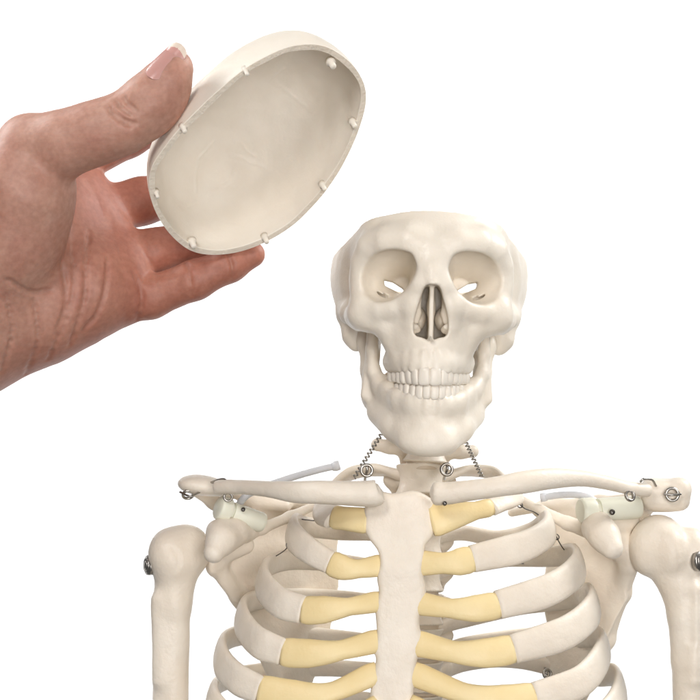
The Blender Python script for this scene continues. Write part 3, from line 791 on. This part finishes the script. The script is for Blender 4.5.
def socket(a, b_, r, flange):
    prof = [(0, r*flange*.86), (0.02, r*flange*.97), (0.05, r*flange), (0.2, r*flange), (0.23, r*flange*.96), (0.235, r*.8), (0.3, r*.8), (0.305, r*.97), (0.33, r), (0.93, r), (0.97, r*.97), (1, r*.88)]
    V, F = lathe(a, b_, prof, 36)
    o = mesh_obj('socket_sleeve', V, F, M_PEG, skel, True)
    md = o.modifiers.new('edges', 'EDGE_SPLIT'); md.split_angle = math.radians(40)
    return o
sl = socket(P(218, 507, -6), P(263, 523, 10), 10.0/1.33, 1.22)
V, F = lathe(P(243, 510, -7), P(243.4, 509, -8.4), [(0, 1.5), (1, 1.5)], 14); mesh_obj('screw', V, F, M_WIRE, sl)
sr = socket(P(580, 511, -2), P(639, 507, 12), 11.5/1.33, 1.1)
V, F = lathe(P(612, 512.5, -8), P(612.3, 512, -9.5), [(0, 2.1), (1, 2.1)], 14); mesh_obj('screw', V, F, M_WIRE, sr)
V, F = tube([P(238, 506, 12), P(246, 496, 10), P(262, 488, 16), P(290, 478, 26), P(318, 470, 34), P(336, 466, 36)], 2.7); cd1 = mesh_obj('cord', V, F, M_CORD, skel)
V, F = lathe(P(332, 467.2, 35.6), P(339.5, 465, 36), [(0, 3.0), (.5, 3.9), (1, 3.7)], 18); mesh_obj('cord_end', V, F, M_CORD, cd1)
V, F = tube([P(600, 507, 12), P(592, 499, 10), P(578, 495, 14), P(560, 495, 24), P(545, 497, 30)], 2.7); cd2 = mesh_obj('cord', V, F, M_CORD, skel)
V, F = lathe(P(547, 496.8, 30), P(540.5, 497.6, 31), [(0, 3.0), (.5, 3.5), (1, 3.3)], 18); mesh_obj('cord_end', V, F, M_CORD, cd2)

# eye hooks on the first ribs, springs from them up to the skull
for (px, py) in ((366.5, 470.5), (446.5, 469.5)):
    c = P(px, py, -20)
    steel('eye_hook', [ring(c, 4.1, 1.15, (0.15, -1, 0.1), 1.9, 0.9), tube([c+(0.5, 0, 3), c+(0.4, -.4, 0), c+(-.5, 4, -3.5), c+(-1, 14, -8)], 1.1, 14)])
def spring(a, b_, R_=1.35, r=0.6, turns=13):
    a, b_ = np.asarray(a), np.asarray(b_); d = b_-a; T = d/np.linalg.norm(d)
    n = np.cross(T, (0, 1, 0)); n /= np.linalg.norm(n); m_ = np.cross(T, n)
    pts = [a+d*t+n*R_*math.cos(2*math.pi*turns*t)+m_*R_*math.sin(2*math.pi*turns*t) for t in np.linspace(0, 1, turns*10)]
    return sweep(pts, r, r, None, 6)
steel('spring', [spring(P(384, 430, -10), P(354, 478, -10)), tube([P(384, 428, -10), P(386, 420, -8)], .7, 6)])
steel('spring', [spring(P(462, 434, -10), P(482, 477, -10)), tube([P(462, 434, -10), P(459, 426, -8)], .7, 6)])
# wires tying ribs and shoulder blade, acromion ties
def wire(pts, r=0.62): V, F = tube([P(*p) for p in pts], r, 30, 6); return V, F
steel('wire_tie', [wire([(322, 505, -4), (322, 512, -17), (316, 520, -10), (308, 520, 8), (300, 519, 20)], .5), ring(P(318.5, 517, -13), 2.0, .45, (0.6, -.7, .3), 2)], mat=M_WIRE)
steel('wire_tie', [wire([(294, 538, -18), (290, 543, -20), (286, 549, -12), (281, 553, 6), (276, 556, 20)], .5), ring(P(288.5, 545.5, -18), 2.0, .45, (0.6, -.7, .3), 2)], mat=M_WIRE)
steel('wire_tie', [wire([(515, 493, -2), (516, 500, -14), (524, 508, -4), (534, 512, 20), (540, 516, 24)], .5), ring(P(520, 505, -9), 2.0, .45, (0.3, -.9, .3), 2)], mat=M_WIRE)
steel('wire_tie', [wire([(548, 522, 5), (553, 528, -6), (557, 538, -2), (562, 547, 14), (566, 552, 24)], .5), ring(P(556.5, 537, -3), 2.0, .45, (0.3, -.9, .3), 2)], mat=M_WIRE)
steel('wire_tie', [ring(P(188, 494, 8), 4, 1.0, (0.2, -0.7, -.6), 2, .5), wire([(180, 492, 4), (190, 496, -2), (200, 492, 4)], 0.9)])
steel('wire_tie', [wire([(210, 483, 6), (217, 480, -4), (225, 479.5, -12), (226, 487, -18)], 0.9), ring(P(228, 497, -12), 3, .9, (.3, -1, .2), 1.6, .5)])
steel('wire_tie', [wire([(640, 482, -12), (644, 479, -12), (652, 480, -6), (656, 486, 0)], .9), ring(P(629, 496, -18), 3.6, 1.0, (0.5, -.8, .3), 2.2, .8)])
steel('wire_tie', [ring(P(672, 494.5, -1), 4.6, 1.1, (0.1, -1, .1), 2, .5), wire([(664, 494, -2), (672, 495, -4), (681, 494, -2)], .9)])
for (px, py, y) in ((334, 569, 58), (523, 559, 62), (547, 674, 66)):
    c = P(px, py, y); steel('eye_hook', [ring(c, 3.2, 1.1, (0.4, -1, .2), 1.8, .6), tube([c, c+(0, 6, 1), c+(0, 14, 2)], 1, 8)])
steel('screw', [lathe(P(444.5, 504, -72), P(445, 503, -75), [(0, 1.5), (.8, 1.5), (1, 1.0)], 14)], mat=M_WIRE)
# washers on the upper arm bones
for px, py, y, sd, hum in ((149, 565, 6, -1, humL), (700, 561, -8, 1, humR)):
    a = P(px, py, y); d = np.array((sd, -0.45 if sd < 0 else -0.9, 0.05)); d /= np.linalg.norm(d)
    steel('washer', [lathe(a-d*3, a+d*1.8, [(0, 7.6), (.85, 7.6), (1, 7)], 28), ring(a+d*1.8, 5, 1.0, d, 1), lathe(a+d*1.2, a+d*3.4, [(0, 3.4), (.7, 3.4), (1, 2.2)], 18)], hum)

# ================================================================== the skull cap, tilted open towards the camera
CAPC = P(258, 146, -60)
pdir = np.array((0.40, 0, -0.917)); th = math.radians(41)
NRM = math.cos(th)*np.array((0, -1, 0))+math.sin(th)*pdir
cap_outline = [(85, 400), (130, 330), (190, 262), (260, 195), (340, 130), (430, 82), (500, 66), (560, 75), (618, 113), (652, 162), (662, 212), (650, 275), (615, 360), (560, 452), (480, 540), (400, 594), (320, 624), (240, 632), (185, 618), (138, 580), (103, 530), (80, 465)]
EYE = np.array((0, -DIST, 0.0))
def on_plane(px, py, off=0.0):
    d = P(px, py, 0)-EYE; c = CAPC+NRM*off
    return EYE+d*((c-EYE)@NRM)/(d@NRM)
def zc(zx, zy): return 120+zx/2.692, 20+zy/2.692
rim3 = smooth_poly([on_plane(*zc(*p)) for p in cap_outline], 14)
CAPO = rim3.mean(0)
VEINS = [[zc(*p) for p in l] for l in (((398, 158), (440, 186), (480, 216), (524, 254)), ((296, 366), (330, 372), (352, 386), (372, 388), (402, 404)), ((306, 322), (330, 335), (340, 352), (362, 366)), ((128, 502), (160, 492), (178, 500), (204, 486)), ((205, 462), (203, 420), (212, 372), (250, 330)), ((250, 538), (290, 552), (322, 556)), ((180, 560), (186, 590)), ((404, 168), (418, 150), (440, 132)), ((240, 470), (290, 440), (310, 400)), ((450, 470), (462, 500), (455, 530)))]
def groove_at(p):
    k = s(p[1]); x, y = 350+p[0]*k, 350-p[2]*k; d = 1e9
    for l in VEINS:
        for (ax, ay), (bx, by) in zip(l[:-1], l[1:]):
            ex, ey = bx-ax, by-ay; t = min(1, max(0, ((x-ax)*ex+(y-ay)*ey)/(ex*ex+ey*ey)))
            d = min(d, math.hypot(x-ax-t*ex, y-ay-t*ey))
    return 0.55*math.exp(-(d/1.1)**2)
def build_cap():
    H = 66.0; n_t = 80; nr = len(rim3); V = []; F = []
    rr = rim3-CAPO; rl = np.linalg.norm(rr, axis=1)
    drift = np.array((-0.0, 0, 0.0))
    def shell(inset, hh, wob):
        rows = []
        for j in range(n_t+1):
            t = j/n_t*math.pi/2
            f = math.cos(t)**0.60; g = math.sin(t)**0.95
            row = []
            for i in range(nr):
                k = (rl[i]-inset)/rl[i]
                p = CAPO+rr[i]*k*f-NRM*hh*g
                if wob:
                    nz = mnoise.noise(Vector(p*0.035))*2.0+mnoise.noise(Vector(p*0.09))*0.8
                    p = p+NRM*nz*min(1, j/5)*wob
                    if inset > 0: p = p+NRM*groove_at(p)
                    p = p+rr[i]/rl[i]*(mnoise.noise(Vector(p*0.05+7))*1.3)*wob*f
                row.append(p)
            rows.append(row)
        return rows
    outer = shell(0, H, 0.25); inner = shell(4.0, H-5, 1.0)
    for row in outer: V += row
    o2 = len(V)
    for row in inner: V += row
    for base, flip in ((0, False), (o2, True)):
        for j in range(n_t):
            for i in range(nr):
                i2 = (i+1) % nr
                fc = (base+j*nr+i, base+j*nr+i2, base+(j+1)*nr+i2, base+(j+1)*nr+i)
                F.append(fc if flip else fc[::-1])
    rimf = []
    for i in range(nr):
        i2 = (i+1) % nr; F.append((i, i2, o2+i2, o2+i)); rimf.append(len(F)-1)
    return np.array(V), F, rimf
V, F, rimf = build_cap()
cap = mesh_obj('skull_cap', V, F, M_CAP)
cap.data.materials.append(M_CUT)
for i in rimf: cap.data.polygons[i].material_index = 1
for i in rimf: cap.data.polygons[i].use_smooth = False
cap['label'] = 'cream plastic skull cap held up with its hollow inside and pegged rim facing the viewer'
cap['category'] = 'skull cap'
for k, (zx, zy, big) in enumerate(((338, 132, .85), (574, 112, 1.25), (634, 276, 1), (552, 450, .95), (392, 594, 1.05), (192, 606, 1.2), (92, 470, .8), (165, 290, 1))):
    c = on_plane(*zc(zx, zy)); inw = CAPO-c; inw /= np.linalg.norm(inw)
    big *= 0.82; b0 = c+inw*1.8
    V, F = lathe(b0-NRM*4, b0+NRM*5.0, [(0, 3.6*big), (.42, 3.4*big), (.52, 2.3*big), (.93, 2.2*big), (1, 1.8*big)], 16)
    mesh_obj('peg', V, F, M_CAP, cap)

# ================================================================== the hand
def build_hand():
    v = Vol(P(-150, 450, 0)+np.array((0, -130, 0)), P(300, 30, 0)+np.array((0, 130, 0)), 1.05)
    k = 1/1.4
    # forearm stub and heel of the hand (runs out of the frame)
    v.chain([pr(-165, 300, 10, 78), pr(-90, 290, 5, 76), pr(-40, 280, 5, 72)], 20)
    # palm: one slab of metacarpals, finger side to the right
    v.chain([pr(-30, 235, 8, 60), pr(50, 205, 28, 34), pr(80, 194, 38, 23)], 20)
    v.chain([pr(-30, 270, 8, 60), pr(52, 240, 22, 38), pr(98, 226, 34, 23)], 20)
    v.chain([pr(-30, 300, 4, 62), pr(50, 275, 14, 42), pr(118, 262, 24, 24)], 20)
    v.chain([pr(-30, 318, -2, 58), pr(40, 303, 2, 42), pr(92, 290, 8, 32), pr(118, 288, 14, 25)], 18)
    # index (behind the thumb), middle, ring, little finger: the rest of each lies behind the cap
    v.chain([pr(76, 160, 40, 19), pr(128, 137, 62, 15.5), pr(178, 114, 80, 14), pr(215, 106, 84, 11)], 5)
    v.chain([pr(92, 214, 38, 20), pr(142, 201, 52, 18), pr(190, 192, 70, 15.5), pr(232, 186, 80, 12)], 5)
    v.chain([pr(112, 257, 26, 20), pr(155, 251.5, 30, 17), pr(205, 238, 40, 16), pr(243, 219, 52, 11.5)], 5)
    v.chain([pr(112, 300, 12, 20), pr(150, 297.5, 10, 15.6), pr(195, 280, 6, 14.4), pr(230, 264.5, 6, 12.6), pr(252, 254.5, 8, 9.8)], 5)
    # thumb ball in front of the palm
    v2 = Vol(P(-150, 450, 0)+np.array((0, -130, 0)), P(300, 30, 0)+np.array((0, 130, 0)), 1.05)
    v2.chain([pr(36, 152, -62, 24), pr(22, 190, -58, 33), pr(6, 235, -42, 38), pr(-16, 290, -28, 40)], 14)
    v2.add(ell(P(18, 208, -50), (36, 30, 54), rot(0, 14, 0)), 14)
    v2.chain([pr(28, 146, -62, 20), pr(66, 143, -72, 21.5), pr(96, 133, -76, 20.5), pr(122, 124, -78, 19.2), pr(150, 100, -80, 17.5), pr(169, 78, -80, 14), pr(176, 66, -80, 11)], 10)
    v2.add(ell(P(158, 108, -76), (16, 13, 26), rot(0, 40, 0)), 8)
    v2.add(ell(P(27, 140, -62), (14, 14, 14)), 10)
    a, b_ = v.D, v2.D; kk = 9.0
    hh = np.maximum(kk-np.abs(a-b_), 0)/kk; v.D = (np.minimum(a, b_)-hh*hh*kk*.25).astype(np.float32)
    # creases: thumb joint, thumb-ball line, palm lines
    def crease(pts, r=1.2, kk=2.5): v.groove([P(*p) for p in pts], r, kk)
    return v
hv = build_hand()
def crease(pts, r=1.0, k=2.6):
    """press a thin line into whatever surface of the hand faces the camera there"""
    rows = []
    X0, Y0, Z0 = hv.lo
    for px, py in spline(pts, 4*len(pts)):
        y = -120.0; ok = False
        while y < 90:
            p = P(px, py, y); i = np.round((p-hv.lo)/hv.h).astype(int)
            if np.all(i >= 0) and np.all(i < hv.n) and hv.D[tuple(i)] < 0.3: ok = True; break
            y += 0.7
        if ok: rows.append(p)
    rows_ok = [rows[0]] if rows else []
    for p, q_ in zip(rows[:-1], rows[1:]):
        if np.linalg.norm(p-q_) < 14: hv.cut(cone(p, q_, r, r), k)
for pts in ([(108, 106), (112, 113), (121, 121), (131, 126)], [(117, 100), (122, 108), (132, 115)], [(124, 97), (128, 104), (136, 110)], [(116, 112), (124, 120), (137, 124)]):
    crease(pts, 0.75, 2.4)
for pts in ([(90, 232), (86, 260), (84, 300), (70, 345)], [(72, 245), (74, 280), (66, 320), (48, 360)], [(108, 258), (106, 285), (98, 312), (84, 330)], [(52, 290), (30, 292), (8, 280)], [(62, 262), (66, 300), (56, 335)], [(134, 272), (142, 296), (138, 320)], [(34, 300), (38, 340), (26, 375)], [(6, 295), (12, 330), (2, 372)]):
    crease(pts, 0.8, 3.0)
for pts in ([(185, 262), (190, 276), (192, 296)], [(228, 254), (232, 266), (233, 280)]):
    crease(pts, 0.6, 2.2)
V, F = hv.mesh()
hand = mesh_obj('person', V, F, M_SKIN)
hand['label'] = 'bare hand reaching in from the left, thumb and fingers gripping a cream skull cap'
hand['category'] = 'hand'
# thumb nail: a curved plate set on the back of the thumb tip
def nail():
    root = P(156.5, 84, -84); tip = P(183.5, 46.5, -84)
    ax = tip-root; L = np.linalg.norm(ax); ax /= L
    up = np.array((-0.24, -0.94, 0.20)); up = up-ax*(up@ax); up /= np.linalg.norm(up)
    sd = np.cross(ax, up)
    def surf(p):
        for k in np.arange(30, -20, -0.4):
            q_ = p+up*k; i = np.round((q_-hv.lo)/hv.h).astype(int)
            if np.all(i >= 0) and np.all(i < hv.n) and hv.D[tuple(i)] < 0: return k
        return None
    nu, nv = 70, 45; top = []; F = []; mats = []
    # the height of the nail bed along its middle and how it falls to the sides, read off the thumb
    mid = [surf(root+ax*(u*L)) for u in np.linspace(0, 0.7, 8)]
    uu = np.array([u for u, k in zip(np.linspace(0, 0.7, 8), mid) if k is not None]); kk = np.array([k for k in mid if k is not None])
    cf = np.polyfit(uu, kk, 2) if len(uu) > 3 else (0, 0, 8)
    for i in range(nu):
        u = i/(nu-1)
        e = 1-abs(1-2*u)**4.0
        wd = 0.6+7.8*math.sqrt(max(0.0, e))*(0.92+0.10*u)
        k0 = np.polyval(cf, min(u, 0.72))+(0 if u < .72 else (u-.72)*(2*cf[0]*.72+cf[1])*0.4)
        for j in range(nv):
            t = (j/(nv-1)-0.5)*2
            top.append(root+ax*(u*L)+sd*wd*t+up*(k0+1.0-3.4*(t*wd/8.4)**2))
    n = len(top); V = top+[p-up*1.2 for p in top]; fe = 0.87
    for i in range(nu-1):
        for j in range(nv-1):
            a = i*nv+j; F.append((a, a+1, a+nv+1, a+nv)); lim = fe-0.10*(abs(j/(nv-1)-.5)*2)**2; mats.append(1 if i/(nu-1) > lim else 0)
            F.append((n+a, n+a+nv, n+a+nv+1, n+a+1)); mats.append(1 if i/(nu-1) > lim else 0)
    edge = [j for j in range(nv)]+[i*nv+nv-1 for i in range(1, nu)]+[(nu-1)*nv+j for j in range(nv-2, -1, -1)]+[i*nv for i in range(nu-2, 0, -1)]
    for a, b_ in zip(edge, edge[1:]+edge[:1]): F.append((b_, a, a+n, b_+n)); mats.append(1 if max(a, b_)//nv/(nu-1) > fe else 0)
    o = mesh_obj('thumbnail', np.array(V), F, M_NAIL, hand)
    o.data.materials.append(M_NAILEDGE)
    for p_, mi in zip(o.data.polygons, mats): p_.material_index = mi
nail()
